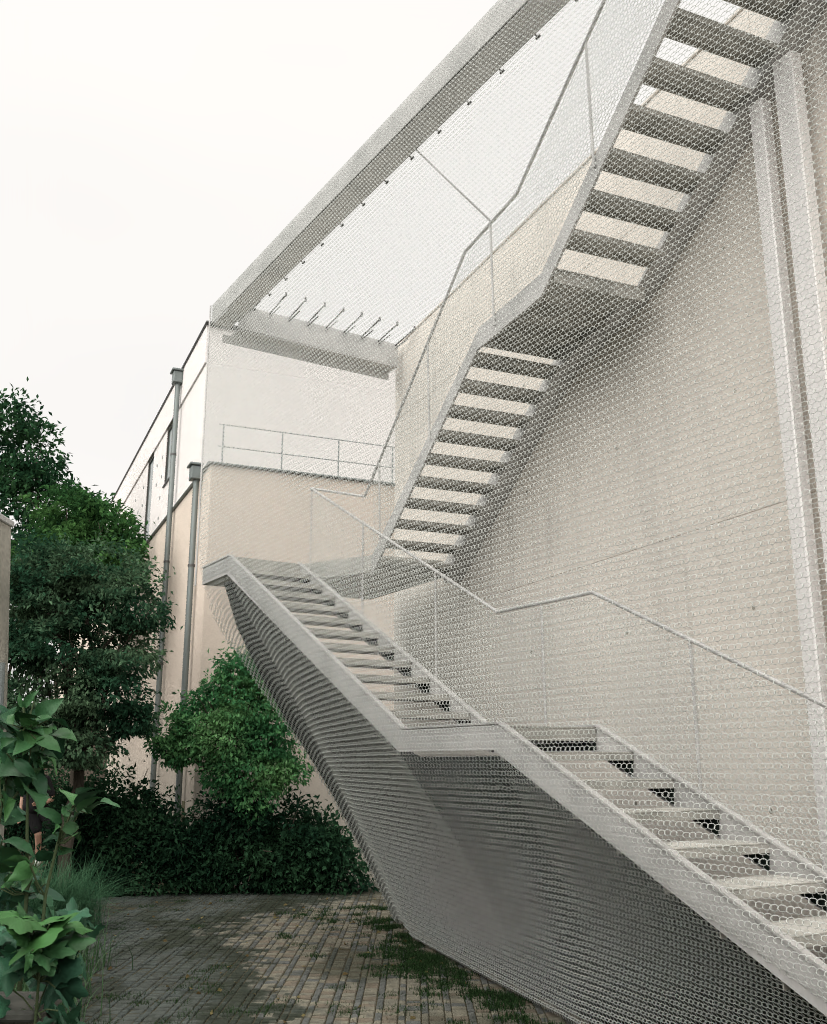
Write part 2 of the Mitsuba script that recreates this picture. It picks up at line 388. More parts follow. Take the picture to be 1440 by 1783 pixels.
def rings(P, keep, r=0.00175, seed=0, tight=None, grow=1.0):
    """Chain rings on the lattice P (n, m, 3): every cell one ring of eight tube pieces, linked sideways, and a short link up to the next row.
    Returns (vertices (k, 30, 3), triangles of one cell, indices of the cells)."""
    rng = np.random.default_rng(seed)
    tight = np.zeros((keep.sum(), 1)) if tight is None else tight[keep][:, None]      # 1 where the sheet is stretched downwards and its rows stand apart
    r = r * (1 + 0.75 * tight) * grow
    Uv = np.gradient(P, axis=0)[keep]; Vv = np.gradient(P, axis=1)[keep]; C = P[keep]
    N = np.cross(Uv, Vv); N /= np.linalg.norm(N, axis=1, keepdims=True)
    k = len(C)
    jit = rng.normal(0, 1, (k, 4))
    C = C + Uv * (0.03 * jit[:, :1]) + Vv * (0.03 * jit[:, 1:2])
    un, vn = Uv / np.linalg.norm(Uv, axis=1, keepdims=True), Vv / np.linalg.norm(Vv, axis=1, keepdims=True)
    lean = 0.0032 + 0.001 * jit[:, 2]
    verts = np.empty((k, 30, 3))
    for q, g in enumerate(G8):
        c, s = math.cos(g), math.sin(g)
        o = C + Uv * ((0.55 + 0.05 * tight) * c) + Vv * ((0.30 - 0.12 * tight) * s) + N * (lean * c)[:, None] + N * (0.003 * s)
        d = un * c + vn * s
        verts[:, q * 3 + 0] = o + d * r
        verts[:, q * 3 + 1] = o - d * (r * 0.5) + N * (r * 0.87)
        verts[:, q * 3 + 2] = o - d * (r * 0.5) - N * (r * 0.87)
    for e, (s, nn) in enumerate(((-1, 0.003), (1, -0.003))):
        o = C + Vv * (0.5 + s * (0.23 + 0.10 * tight)) + N * nn
        verts[:, 24 + e * 3 + 0] = o + un * r * 0.7
        verts[:, 24 + e * 3 + 1] = o - un * (r * 0.35) + N * (r * 0.6)
        verts[:, 24 + e * 3 + 2] = o - un * (r * 0.35) - N * (r * 0.6)
    f = []
    for q in range(8):
        a, b = q * 3, ((q + 1) % 8) * 3
        for s in range(3):
            t = (s + 1) % 3
            f += [[a + s, b + s, b + t], [a + s, b + t, a + t]]
    for s in range(3):
        t = (s + 1) % 3
        f += [[24 + s, 27 + s, 27 + t], [24 + s, 27 + t, 24 + t]]
    return verts, np.array(f), np.argwhere(keep)


def join(verts, f):
    k, n = verts.shape[:2]
    return verts.reshape(-1, 3), (f[None] + (np.arange(k) * n)[:, None, None]).reshape(-1, 3)


K = 'ring_mesh_screen'
tag(K, 'silver chain ring mesh screen hung from the pale top beam around the stair', 'mesh screen')
DU, DZ, BM, ZTOP = 0.0382, 0.0432, 3.545, 6.79
A0 = 1.5
na, nz = int((10.30 - A0) / DU) + 2, int(ZTOP / DZ) + 1
aa = A0 + np.arange(na) * DU
zz = ZTOP - 0.03 - np.arange(nz) * DZ
AG, ZG = np.meshgrid(aa, zz, indexing='ij')
# the foot of the screen runs on the ground near the wall; below the outer stringer the sheet leans inwards to it
foot_a = [0.5, 5.24, 6.7, 8.6, 9.51, 10.4]
foot_b = [3.80, 4.47, 4.82, 5.30, 5.60, 5.85]
foot_z = [0.02, 0.02, 0.03, 0.05, 0.20, 0.30]


def hull(AG, ZG):
    """Where the sheet hangs: (across, height, foot height, how far down the lower slope, its end along the stair) for the rings at AG, ZG."""
    fb, fz = np.interp(AG, foot_a, foot_b), np.interp(AG, foot_a, foot_z)
    zs_ = np.maximum(np.interp(AG, [A_F, A_L0, A_L1, A_T, 10.4], [0.02, ZL1 - SD, ZL1 - SD, ZL2 - 0.2, ZL2 - 0.2]), 0.3)
    t = np.clip((zs_ - ZG) / np.maximum(zs_ - fz, 0.05), -5, 1.2)
    soft = 0.06
    tp = soft * np.log1p(np.exp(np.clip(t / soft, -40, 40)))
    sag = (0.10 + 0.035 * np.sin(AG * 1.3 + 0.5)) * np.clip(t * (1 - t) * 4, 0, 1)
    a_end = np.interp(ZG, [0.2, 1.28, 2.67, 3.40, 3.5, 6.9], [9.55, 9.82, 10.20, 10.22, 10.18, 10.20])
    w = np.interp(ZG, [0.3, 3.3], [0.75, 0.45])
    curl = np.clip((AG - a_end + w) / w, 0, 1.2) * (ZG < 3.5) * np.clip((3.52 - ZG) / 0.15, 0, 1)
    return BM + (fb - BM) * tp + sag + 0.05 * curl ** 2, ZG - 0.17 * curl ** 2.2, fz, t, a_end


BP, ZP, fz, t, a_end = hull(AG, ZG)
PG = W(FA, AG, BP, ZP)
keep = (AG < a_end) & (ZG > fz - 0.0) & (t < 1.0)
vv, ff, idx = rings(PG, keep, seed=3, tight=np.clip((t - 0.02) / 0.12, 0, 1) * np.interp(AG, [2.5, 5.0], [0.45, 1.0]), grow=np.interp(AG, [4.0, 8.0], [1.0, 1.15])[keep][:, None])
# the 300 rings that show largest: nearest the camera inside the picture
cen = vv[:, :24].mean(1)
cy_, sy_ = math.cos(PITCH), math.sin(PITCH)
rel = cen - [0, 0, EYE]
fw = rel[:, 1] * cy_ + rel[:, 2] * sy_; up_ = -rel[:, 1] * sy_ + rel[:, 2] * cy_
inside = (np.abs(rel[:, 0] / fw) < 0.405) & (np.abs(up_ / fw) < 0.505)
order = np.argsort(np.where(inside, fw, 1e9))
near = np.zeros(len(vv), bool); near[order[:300]] = True
for q in order[:300]:
    put(K + '__ring', (vv[q], ff), 'ring_steel', smooth=True)
tag(put(K + '__ring_field', join(vv[~near], ff), 'ring_steel', smooth=True), kind='stuff')
edge = [W(FA, 10.215, BM, ZTOP), W(FA, 10.21, BM, ZL2 - 0.2)]
put(K + '__edge_cable', tube(edge, 0.010, 8), 'painted_steel', smooth=40)
NR = len(vv)

# an added near-black sheet inside the hull, as painted shade below the stringers
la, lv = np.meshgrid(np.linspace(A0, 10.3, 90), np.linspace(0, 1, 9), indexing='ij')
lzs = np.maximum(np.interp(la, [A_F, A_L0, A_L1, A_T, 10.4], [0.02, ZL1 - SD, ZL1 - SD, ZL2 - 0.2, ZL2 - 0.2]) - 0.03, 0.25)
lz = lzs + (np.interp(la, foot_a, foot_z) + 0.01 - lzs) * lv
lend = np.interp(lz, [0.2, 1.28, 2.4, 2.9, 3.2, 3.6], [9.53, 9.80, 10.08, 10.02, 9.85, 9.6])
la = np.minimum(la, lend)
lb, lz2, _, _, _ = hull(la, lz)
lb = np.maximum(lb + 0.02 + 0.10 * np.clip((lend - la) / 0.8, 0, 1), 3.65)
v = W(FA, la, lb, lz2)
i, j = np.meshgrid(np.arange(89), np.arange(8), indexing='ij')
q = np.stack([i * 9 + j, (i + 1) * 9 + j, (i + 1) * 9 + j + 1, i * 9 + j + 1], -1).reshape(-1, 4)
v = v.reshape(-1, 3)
put(S + '__understair_shade', (np.vstack([v, v + UB * 0.004]), np.vstack([q, q[:, ::-1] + len(v)])), 'stair_shade')

# mesh infill of the inner railings
na = int((9.20 - 1.2) / DU); nz = int(0.95 / DZ)
aa = 1.2 + np.arange(na) * DU
AG, JG = np.meshgrid(aa, np.arange(nz), indexing='ij')
ZG = z_low(AG) + 0.03 + JG * DZ
P = W(FA, AG, 4.424 + 0 * AG, ZG)
vv, ff, _ = rings(P, ZG < z_rail(AG) - 0.02, r=0.0016, seed=5)
tag(put(S + '__railing_mesh', join(vv, ff), 'ring_steel', smooth=True), 'fine ring mesh filling the inner railing of the lower flights', kind='stuff')
na = int((9.15 - 2.6) / DU)
ll = 2.6 + np.arange(na) * DU
AG, JG = np.meshgrid(ll, np.arange(nz), indexing='ij')
ZG = z_up(AG) + 0.03 + JG * DZ
P = W(FL, AG, 3.488 + 0 * AG, ZG)
vv, ff, _ = rings(P, ZG < z_urail(AG) - 0.02, r=0.0013, seed=6)
tag(put(S + '__railing_mesh', join(vv, ff), 'ring_steel', smooth=True), 'fine ring mesh filling the railing of the upper flights', kind='stuff')

# ------------------------------------------------------------------ the steel frame the screen hangs from
Fk = 'beam_gantry'
tag(Fk, 'pale steel box beam frame across the sky above the stair', 'gantry')
m = MB()
m.add(*box(FA, 0.2, 10.19, 3.562, 3.575, 6.56, 6.80, 0.003)).add(*box(FA, 0.2, 10.19, 3.576, 3.79, 6.548, 6.561, 0.003)).add(*box(FA, 0.2, 10.19, 3.576, 3.79, 6.795, 6.806, 0.003)).add(*box(FA, 0.2, 9.97, 3.791, 3.80, 6.549, 6.80))
put(Fk + '__long_beam', m.mesh(), 'painted_steel')
m = MB()
m.add(*box(FA, 9.96, 9.972, 3.802, 5.93, 6.47, 6.76, 0.003)).add(*box(FA, 9.973, 10.19, 3.802, 5.93, 6.455, 6.468, 0.003)).add(*box(FA, 9.973, 10.19, 3.802, 5.93, 6.762, 6.772, 0.003))
put(Fk + '__end_beam', m.mesh(), 'painted_steel')
put(Fk + '__end_strip', box(FA, 10.192, 10.2, 3.7, 5.93, 6.36, 6.46), 'painted_steel')
for i in range(9):
    b = 3.93 + 0.245 * i
    m = MB(); m.add(*tube([W(FA, 9.958, b, 6.74), W(FA, 9.50, b, 6.79)], 0.009, 6)); m.add(*tube([W(FA, 9.958, b, 6.70), W(FA, 9.68, b + 0.01, 6.725)], 0.007, 6)); m.add(*tube([W(FA, 9.50, b, 6.77), W(FA, 9.50, b, 6.82)], 0.012, 6))
    put(Fk + '__pin', m.mesh(), 'dark_steel', smooth=40)
for i in range(17):
    a = 9.6 - 0.42 * i
    m = MB(); m.add(*tube([W(FA, a, 3.801, 6.58), W(FA, a, 3.845, 6.565)], 0.007, 6)); m.add(*tube([W(FA, a - 0.02, 3.845, 6.565), W(FA, a + 0.02, 3.845, 6.565)], 0.010, 6))
    put(Fk + '__hook', m.mesh(), 'dark_steel', smooth=40)
mat('dark_stone', {'type': 'principled', 'base_color': proc(lambda p, n, uv: mix((0.13, 0.13, 0.115), (0.05, 0.055, 0.048), smoothstep(0.3, 0.7, fbm(p.x * 9, p.y * 9, p.z * 6, 4)))), 'roughness': 0.95})
mat('dark_brick', {'type': 'principled', 'base_color': proc(lambda p, n, uv: mix((0.10, 0.085, 0.07), (0.16, 0.125, 0.10), fbm(p.x * 3, p.y * 3, p.z * 6, 3))), 'roughness': 0.9})

# ------------------------------------------------------------------ the house behind
Hk = 'house'
tag(Hk, 'two-storey house with white upper floor over beige plaster behind the maples', 'house')
LF, MF, ZLED, ZROOF = 14.6, 2.92, 6.10, 8.78
put(Hk + '__wall', box(FL, LF, 20.9, MF, 12.0, -0.3, ZLED, 0.01), 'plaster')
put(Hk + '__wall', box(FL, 20.904, 25.0, MF, 12.0, -0.3, ZLED), 'plaster')
m = MB()                                                          # the far part of the plaster wall, with the ground-floor window opening
m.add(*box(FL, 25.0, 46, MF, 12, 2.1, ZLED)).add(*box(FL, 25.0, 46, MF, 12, -0.3, 0.5)).add(*box(FL, 40.0, 46, MF, 12, 0.5, 2.1)).add(*box(FL, 25.0, 40.0, MF + 0.7, 12, 0.5, 2.1))
put(Hk + '__wall', m.mesh(), 'plaster')
put(Hk + '__wall_groove', box(FL, 17.75, 24.9, MF - 0.012, MF + 0.02, 2.205, 2.235), 'dark_steel')
w = put(Hk + '__window', box(FL, 25.02, 39.98, MF + 0.22, MF + 0.24, 0.52, 2.08), 'window_glass')
fr = MB()
for l in (25.05, 27.2, 29.6, 32.5, 36.0, 39.9):
    fr.add(*box(FL, l, l + 0.12, MF + 0.15, MF + 0.217, 0.5, 2.1))
fr.add(*box(FL, 25.02, 39.98, MF + 0.14, MF + 0.149, 0.5, 0.6)).add(*box(FL, 25.02, 39.98, MF + 0.14, MF + 0.149, 2.0, 2.1))
put(w + '__frame', fr.mesh(), 'window_frame')
for l0 in (27.6, 28.2, 30.6, 31.4, 33.2, 34.3):
    n = 24
    xs = np.linspace(l0, l0 + 0.55, n)
    yy = MF + 0.19 + 0.018 * np.sin(np.arange(n) * 1.9)
    v = np.vstack([W(FL, xs, yy, 0.62), W(FL, xs, yy, 1.95)])
    put(w + '__curtain', (v, np.array([[i, i + 1, n + i + 1, n + i] for i in range(n - 1)])), 'curtain')
put(Hk + '__ledge', box(FL, LF - 0.06, 46, MF - 0.05, 12.0, ZLED + 0.002, ZLED + 0.03, 0.006), 'zinc')
# upper floor: set back behind a terrace at this end, flush along the side
WZ0, WZ1 = ZLED + 0.032, 8.10
piers = [(15.45, 17.95), (19.15, 20.75), (21.55, 26.35), (27.5, 46.0)]
for a, b in piers:
    put(Hk + '__upper_wall', box(FL, a, b, MF + 0.01, 12.0 if a < 16 else 8.0, WZ0, WZ1 - (0.002 if a < 16 else 0.012)), 'white_cladding')
put(Hk + '__upper_wall', box(FL, 17.952, 19.148, MF + 0.01, 8.0, WZ0, 6.90), 'white_cladding')
put(Hk + '__roof_band', box(FL, 15.452, 46, MF - 0.02, 12.0, WZ1, ZROOF, 0.004), 'white_cladding')
put(Hk + '__roof_edge', box(FL, 15.36, 46, MF - 0.05, 12.0, ZROOF + 0.002, ZROOF + 0.04, 0.008), 'dark_steel')
for l0, l1, z0 in ((17.95, 19.15, 6.92), (20.75, 21.55, WZ0), (26.35, 27.5, WZ0)):
    w = put(Hk + '__window', box(FL, l0 + 0.002, l1 - 0.002, MF + 0.040, MF + 0.055, z0 + 0.002, WZ1 - 0.014), 'window_glass')
    fr = MB()
    for a in (l0 + 0.003, l1 - 0.05):
        fr.add(*box(FL, a, a + 0.047, MF + 0.018, MF + 0.039, z0 + 0.003, WZ1 - 0.016))
    fr.add(*box(FL, l0 + 0.051, l1 - 0.051, MF + 0.02, MF + 0.038, z0 + 0.003, z0 + 0.05)).add(*box(FL, l0 + 0.051, l1 - 0.051, MF + 0.02, MF + 0.038, WZ1 - 0.06, WZ1 - 0.016))
    put(w + '__frame', fr.mesh(), 'window_frame')
    put(w + '__sill', box(FL, l0 - 0.02, l1 + 0.02, MF - 0.02, MF + 0.035, z0 - 0.03, z0 + 0.0, 0.004), 'dark_steel')
rng = np.random.default_rng(8)
for i in range(46):                                               # fixing screws of the cladding
    l = rng.choice(np.arange(18.9, 26.2, 0.62)) + rng.normal(0, 0.02); z = rng.choice(np.arange(6.35, 8.0, 0.42)) + rng.normal(0, 0.01)
    if any(a + 0.1 < l < b - 0.1 for a, b in piers):
        put(Hk + '__cladding_clip', box(FL, l, l + 0.06, MF + 0.0, MF + 0.012, z, z + 0.06, 0.004), 'zinc')
for zz_, bb in ((6.42, 0), (6.78, 1)):
    put(Hk + '__terrace_rail', tube([W(FL, LF + 0.05, MF + 0.1, zz_), W(FL, LF + 0.05, 9.0, zz_)], 0.008, 8), 'zinc', smooth=40)
for b in np.arange(3.1, 8.6, 0.95):
    put(Hk + '__terrace_post', tube([W(FL, LF + 0.06, b, ZLED + 0.05), W(FL, LF + 0.05, b, 6.78)], 0.012, 8), 'zinc', smooth=40)


def downpipe(l, zt, off):
    y = MF - 0.09
    k = put(Hk + '__downpipe', tube([W(FL, l, y, zt + 0.02), W(FL, l, y, zt * 0.5), W(FL, l, y, -0.2)], 0.048, 12), 'zinc', smooth=40)
    m = MB(); m.add(*box(FL, l - 0.11, l + 0.11, y - 0.10, y + 0.07, zt, zt + 0.22, 0.012)); m.add(*box(FL, l - 0.145, l + 0.145, y - 0.135, y + 0.078, zt + 0.222, zt + 0.26, 0.008))
    put(k + '__hopper', m.mesh(), 'zinc')
    for z in (zt - 1.4, zt - 3.4, zt - 5.2):
        if z > 0.3:
            put(k + '__bracket', tube([W(FL, l, y, z), W(FL, l, y, z + 0.04)], 0.056, 12), 'dark_steel', smooth=40)


downpipe(17.62, 8.50, 0.10)
downpipe(15.25, 6.00, 0.02)

# ------------------------------------------------------------------ ground and paving
n = 60
gx = np.linspace(-1, 1, n); gx = np.sign(gx) * np.abs(gx) ** 3 * 250
X, Y = np.meshgrid(gx, gx + 10, indexing='ij')
Zg = -0.05 + 0 * X
i, j = np.meshgrid(np.arange(n - 1), np.arange(n - 1), indexing='ij')
q = np.stack([i * n + j, (i + 1) * n + j, (i + 1) * n + j + 1, i * n + j + 1], -1).reshape(-1, 4)
tag(put('ground', (np.stack([X, Y, Zg], -1).reshape(-1, 3), q), 'soil'), 'dark soil ground of the courtyard and beds', kind='structure')
from shapely.geometry import Polygon, Point
import shapely
pave = Polygon([(-2.4, 2.5), (3.2, 2.5), (3.4, 5.0), (0.55, 9.2), (0.15, 11.7), (-0.35, 14.35), (-2.3, 13.95), (-4.3, 13.2), (-5.2, 12.4), (-3.9, 11.2), (-3.0, 9.6), (-2.5, 7.0)])
Pk = 'paving'
tag(Pk, 'worn brick paving of the courtyard with moss and weeds', kind='structure')
mb = MB()
msh = trimesh.creation.extrude_polygon(pave, 0.02, engine='earcut'); v = np.array(msh.vertices); v[:, 2] += -0.028
put(Pk + '__bed', (v, np.array(msh.faces)), 'soil')
rng = np.random.default_rng(21)


def brick(x, y, w, d, rng):
    h = rng.normal(0, 0.0022); c = 0.006; e = rng.normal(0, 0.0022, 4)
    w0, d0 = w / 2, d / 2
    base = [(-w0, -d0), (w0, -d0), (w0, d0), (-w0, d0)]
    topv = [(-w0 + c, -d0 + c), (w0 - c, -d0 + c), (w0 - c, d0 - c), (-w0 + c, d0 - c)]
    r = rng.normal(0, 0.02); cr, sr = math.cos(r), math.sin(r)
    v = [(a, b, -0.016) for a, b in base] + [(a, b, -0.006 + h) for a, b in base] + [(a, b, 0.0 + h + e[q]) for q, (a, b) in enumerate(topv)]
    v = np.array(v)
    v[:, :2] = np.stack([v[:, 0] * cr - v[:, 1] * sr + x, v[:, 0] * sr + v[:, 1] * cr + y], 1)
    v[:, 2] += 0.012 * (meshkit.noise(np.array([[x * 0.8, y * 0.8, 0.0]]))[0] - 0.5)
    f = []
    for lo, hi in ((0, 4), (4, 8)):
        for q in range(4):
            p = (q + 1) % 4
            f += [[lo + q, lo + p, hi + p], [lo + q, hi + p, hi + q]]
    return v, np.array(f + [[8, 9, 10], [8, 10, 11]])


bricks = []
PX = 0.157
for ci in range(int(-5.3 / PX), int(3.5 / PX)):
    x0 = ci * PX
    o1, o2 = rng.uniform(0, 0.1), rng.uniform(0, 0.2)
    for r in range(120):
        y = 2.55 + o1 + r * 0.1
        if y < 14.3 and shapely.contains_xy(pave, x0, y):
            nm = 'brick_red' if rng.random() < 0.3 else ('brick_grey' if rng.random() < 0.16 else 'brick_yellow')
            bricks.append((x0, y, 0.098, 0.081, nm))
    for r in range(110):
        y = 2.55 + o2 + r * 0.108
        if y < 14.3 and shapely.contains_xy(pave, x0 + PX / 2, y):
            bricks.append((x0 + PX / 2 + 0.0005, y, 0.044, 0.096, 'brick_grey' if rng.random() < 0.75 else 'brick_yellow'))


def seen(p):
    r = np.asarray(p) - [0, 0, EYE]
    f = r[1] * cy_ + r[2] * sy_
    return abs(r[0] / f) < 0.41 and abs((-r[1] * sy_ + r[2] * cy_) / f) < 0.51


rank = sorted(range(len(bricks)), key=lambda q: bricks[q][1] - 8 * bricks[q][3] if (bricks[q][1] > 6 and seen((bricks[q][0], bricks[q][1], 0)) and bricks[q][0] < 0.9 and bricks[q][0] > -1.9) else 99)
single = set(rank[:300])
rest = {'brick_yellow': MB(), 'brick_red': MB(), 'brick_grey': MB()}
for q, (x, y, w, d, nm) in enumerate(bricks):
    v, f = brick(x, y, w, d, rng)
    if q in single:
        put(Pk + '__brick', (v, f), nm)
    else:
        rest[nm].add(v, f)
for nm, m in rest.items():
    tag(put(Pk + '__' + nm + '_field', m.mesh(), nm), kind='stuff')

# low border wall of the bed, below the house front
put_k = put('bed_edging', bar([-2.2, 14.06, 0.03], [-0.35, 14.46, 0.03], 0.06, 0.10), 'old_concrete')
tag(put_k, 'low dark kerb strip along the planted bed at the back', 'kerb')

# ------------------------------------------------------------------ concrete pier at the left
k = 'concrete_pier'
tag(k, 'weathered grey concrete pier at the left edge, in front of the trees', 'pier')
put(k + '__shaft', prism((np.array([1.0, 0, 0]), np.array([0, 1.0, 0])), [(-4.1, -0.1), (-2.80, -0.1), (-3.07, 3.38), (-3.9, 3.38)], 7.0, 7.35), 'old_concrete')
put(k + '__cap', box((np.array([1.0, 0, 0]), np.array([0, 1.0, 0])), -3.92, -3.055, 6.985, 7.37, 3.382, 3.43, 0.006), 'painted_steel')
put(k + '__bracket', tube([[-2.875, 7.12, 1.2], [-2.94, 7.12, 2.33]], 0.024, 8), 'zinc', smooth=40)

# ------------------------------------------------------------------ an added unseen house that cuts the sky light from the left
k = 'added_house'
tag(k, 'added dark brick house, unseen, cutting the sky light from the left', 'house')
put(k + '__wall', box(FA, -10.0, 18.0, -14.0, -7.0, -0.2, 5.2), 'dark_brick')
put(k + '__roof', box(FA, -10.1, 18.1, -14.1, -6.9, 5.205, 5.4), 'zinc')

k = 'garden_wall'
tag(k, 'dark garden wall closing the view behind the maple trees', 'wall')
put(k + '__wall', box((np.array([1.0, 0, 0]), np.array([0, 1.0, 0])), -30.0, -6.2, 25.0, 25.4, -0.2, 3.0), 'dark_brick')
put(k + '__coping', box((np.array([1.0, 0, 0]), np.array([0, 1.0, 0])), -30.0, -6.15, 24.95, 25.45, 3.003, 3.08), 'old_concrete')

# ------------------------------------------------------------------ trees and shrubs
def leaves_mesh(C, D, size, rng, aspect=0.5, bend=0.25):
    """Small folded leaves: centres C, directions D; four corners each, bent along the midrib."""
    k = len(C)
    D = D / np.linalg.norm(D, axis=1, keepdims=True)
    R = rng.normal(0, 1, (k, 3)); R[:, 2] *= 0.5
    S_ = np.cross(D, np.array([0, 0, 1.0]) + 0.7 * R); S_ /= np.linalg.norm(S_, axis=1, keepdims=True) + 1e-9
    N = np.cross(S_, D)
    s = size[:, None]
    v = np.empty((k, 4, 3))
    v[:, 0] = C - D * s * 0.5
    v[:, 1] = C + S_ * s * aspect * 0.5 + N * s * bend * 0.3
    v[:, 2] = C + D * s * 0.5 - N * s * 0.15
    v[:, 3] = C - S_ * s * aspect * 0.5 + N * s * bend * 0.3
    f = np.array([[0, 1, 2], [0, 2, 3]])
    return join(v, f)


def foliage(blobs, n, size, rng, droop=0.2, layers=0.0, fill=0.55, gap=0.42, freq=2.2):
    """Leaf positions and directions spread through overlapping ellipsoids, denser near their skins, with gaps from noise."""
    blobs = np.asarray(blobs, float)
    vol = (blobs[:, 3] * blobs[:, 4] * blobs[:, 5]) ** 0.72
    which = rng.choice(len(blobs), int(n * 2.6), p=vol / vol.sum())
    d = rng.normal(0, 1, (len(which), 3)); d /= np.linalg.norm(d, axis=1, keepdims=True)
    rad = 1 - fill * rng.random(len(which)) ** 1.6
    rad *= (0.62 + 0.75 * meshkit.noise(d * 2.9 + blobs[which, :3] * 3.1, 4)) * (1 + 0.30 * rng.random(len(which)) ** 5)
    C = blobs[which, :3] + d * rad[:, None] * blobs[which, 3:6]
    if layers > 0:
        z = C[:, 2] + 0.25 * meshkit.noise(C * [1.5, 1.5, 0.3], 9)
        C[:, 2] -= layers * 0.055 * np.sin(z / layers * 2 * np.pi)
    ok = meshkit.fbm(C * freq, 3, 7) > gap
    C, d = C[ok][:n], d[ok][:n]
    D = d * 0.8 + rng.normal(0, 0.6, C.shape); D[:, 2] -= droop
    return C, D


def leaf_col(C, base, tip, rng, tone=0.25):
    """Every leaf its own green; sprays of young leaves run paler."""
    s = meshkit.fbm(C * 2.0 + 3, 3, 3)
    w = np.clip((s - 0.40) * 3.2 + rng.normal(0, 0.18, len(C)), 0, 1)[:, None]
    c = np.asarray(base) * (1 - w) + np.asarray(tip) * w
    return np.clip(c * (1 + tone * rng.normal(0, 1, (len(C), 1))), 0.008, 0.4)


def limb(p, q, r0, r1, rng, n=7, wob=0.06):
    t = np.linspace(0, 1, n)[:, None]
    pts = np.asarray(p) * (1 - t) + np.asarray(q) * t
    L_ = np.linalg.norm(np.asarray(q) - p)
    pts[1:-1] += rng.normal(0, wob * L_ * 0.4, (n - 2, 3))
    return tube(pts, np.linspace(r0, r1, n), 7)


def tree(name, label, cat, base, blobs, n, size, base_col, tip_col, seed, trunk_r=0.09, group=None, **kw):
    rng = np.random.default_rng(seed)
    k = key_of(name)
    tag(k, label, cat, group)
    blobs = np.asarray(blobs, float)
    C, D = foliage(blobs, n, size, rng, **kw)
    sz = size * rng.uniform(0.7, 1.3, len(C))
    v, f = leaves_mesh(C, D, sz, rng)
    col = np.repeat(leaf_col(C, base_col, tip_col, rng), 4, 0)
    put(k + '__crown', (v, f), 'leaf', color=col)
    m = MB()
    mid = np.array([base[0] + 0.1, base[1], min(blobs[:, 2].min(), base[2] + 1.6)])
    m.add(*limb(base, mid, trunk_r, trunk_r * 0.75, rng))
    put(k + '__trunk', m.mesh(), 'bark', smooth=60)
    m = MB()
    for b in blobs:
        m.add(*limb(mid, b[:3], trunk_r * 0.5, 0.012, rng))
        for _ in range(3):
            e = b[:3] + rng.normal(0, 0.45, 3) * b[3:6]
            m.add(*limb(b[:3] * 0.85 + mid * 0.15, e, 0.014, 0.004, rng, 5))
    put(k + '__limb', m.mesh(), 'bark', smooth=60)
    return k


def at(x, y, d):
    """Helper for laying out plants: the point x metres right of and d metres ahead of the garden's origin, at height y."""
    return [x, d, y]


DG, MG, LG = (0.018, 0.055, 0.028), (0.045, 0.105, 0.050), (0.085, 0.185, 0.055)
tree('maple_tree', 'dark fine-leaved maple tree in front of the beige house wall', 'tree', [-4.35, 13.0, -0.05],
     [(-4.9, 13.0, 4.15, .7, .7, .42), (-4.2, 12.9, 4.05, .7, .7, .38), (-4.7, 12.8, 3.75, .85, .8, .45), (-3.6, 12.8, 3.55, .4, .5, .3), (-3.95, 12.8, 3.75, .6, .7, .45), (-5.1, 13.2, 3.2, .6, .7, .5), (-4.3, 12.6, 3.05, .75, .7, .42),
      (-3.75, 12.7, 3.05, .5, .6, .38), (-4.7, 12.7, 2.35, .8, .7, .38), (-3.85, 12.6, 2.42, .6, .6, .34), (-4.2, 12.6, 1.85, .6, .6, .26), (-3.55, 12.7, 2.15, .35, .4, .2)],
     36000, 0.072, (0.028, 0.078, 0.044), (0.12, 0.20, 0.115), 11, layers=0.34, droop=0.35, gap=0.45, freq=3.2)
tree('tall_tree', 'tall broadleaf tree rising highest behind the concrete pier', 'tree', [-8.2, 20.0, -0.05],
     [(-8.9, 20, 8.6, .9, .9, .75), (-8.0, 20, 8.0, .75, .8, .7), (-9.0, 20, 7.5, 1.1, 1.0, .7), (-8.1, 20, 6.9, 1.0, 1.0, .6), (-7.1, 19.8, 6.6, .75, .9, .6), (-8.6, 19.5, 5.9, 1.2, 1.0, .6), (-7.3, 19.5, 5.6, 1.0, 1.0, .6), (-6.6, 19.4, 5.0, .9, .9, .6), (-8.2, 19.4, 4.6, 1.3, 1.0, .8), (-6.3, 19.0, 6.1, .8, .8, .6)],
     19000, 0.13, (0.02, 0.06, 0.03), (0.05, 0.12, 0.05), 12, gap=0.43, freq=1.6)
tree('bright_tree', 'bright green bushy tree reaching the white upper floor', 'tree', [-5.6, 16.6, -0.05],
     [(-6.0, 16.6, 5.9, .6, .6, .4), (-5.35, 16.6, 5.6, .6, .6, .4), (-5.9, 16.5, 5.2, .7, .7, .45), (-5.0, 16.4, 5.1, .5, .6, .45), (-5.4, 16.3, 4.6, .8, .7, .5), (-6.4, 16.5, 4.8, .7, .7, .5)],
     9000, 0.11, (0.035, 0.10, 0.035), (0.085, 0.19, 0.06), 13, gap=0.43, freq=2.8)
tree('round_maple', 'bright green small maple with drooping leaves beside the mesh edge', 'tree', [-2.48, 13.95, -0.05],
     [(-2.41, 13.75, 2.73, 0.39, 0.44, 0.42), (-2.06, 13.86, 2.84, 0.35, 0.44, 0.42), (-2.73, 13.75, 2.32, 0.46, 0.5, 0.39), (-2.23, 13.64, 2.39, 0.56, 0.5, 0.42), (-3.29, 13.75, 2.06, 0.35, 0.39, 0.35), (-2.51, 13.59, 1.95, 0.64, 0.5, 0.39), (-1.88, 13.64, 1.95, 0.48, 0.44, 0.42), (-2.23, 13.59, 1.5, 0.58, 0.44, 0.32), (-1.79, 13.64, 1.53, 0.37, 0.33, 0.3), (-2.15, 13.53, 1.21, 0.35, 0.33, 0.25), (-3.16, 13.75, 1.82, 0.29, 0.33, 0.25)],
     24000, 0.068, (0.055, 0.18, 0.075), (0.18, 0.38, 0.15), 14, trunk_r=0.045, layers=0.17, droop=0.45, gap=0.43, freq=3.2)
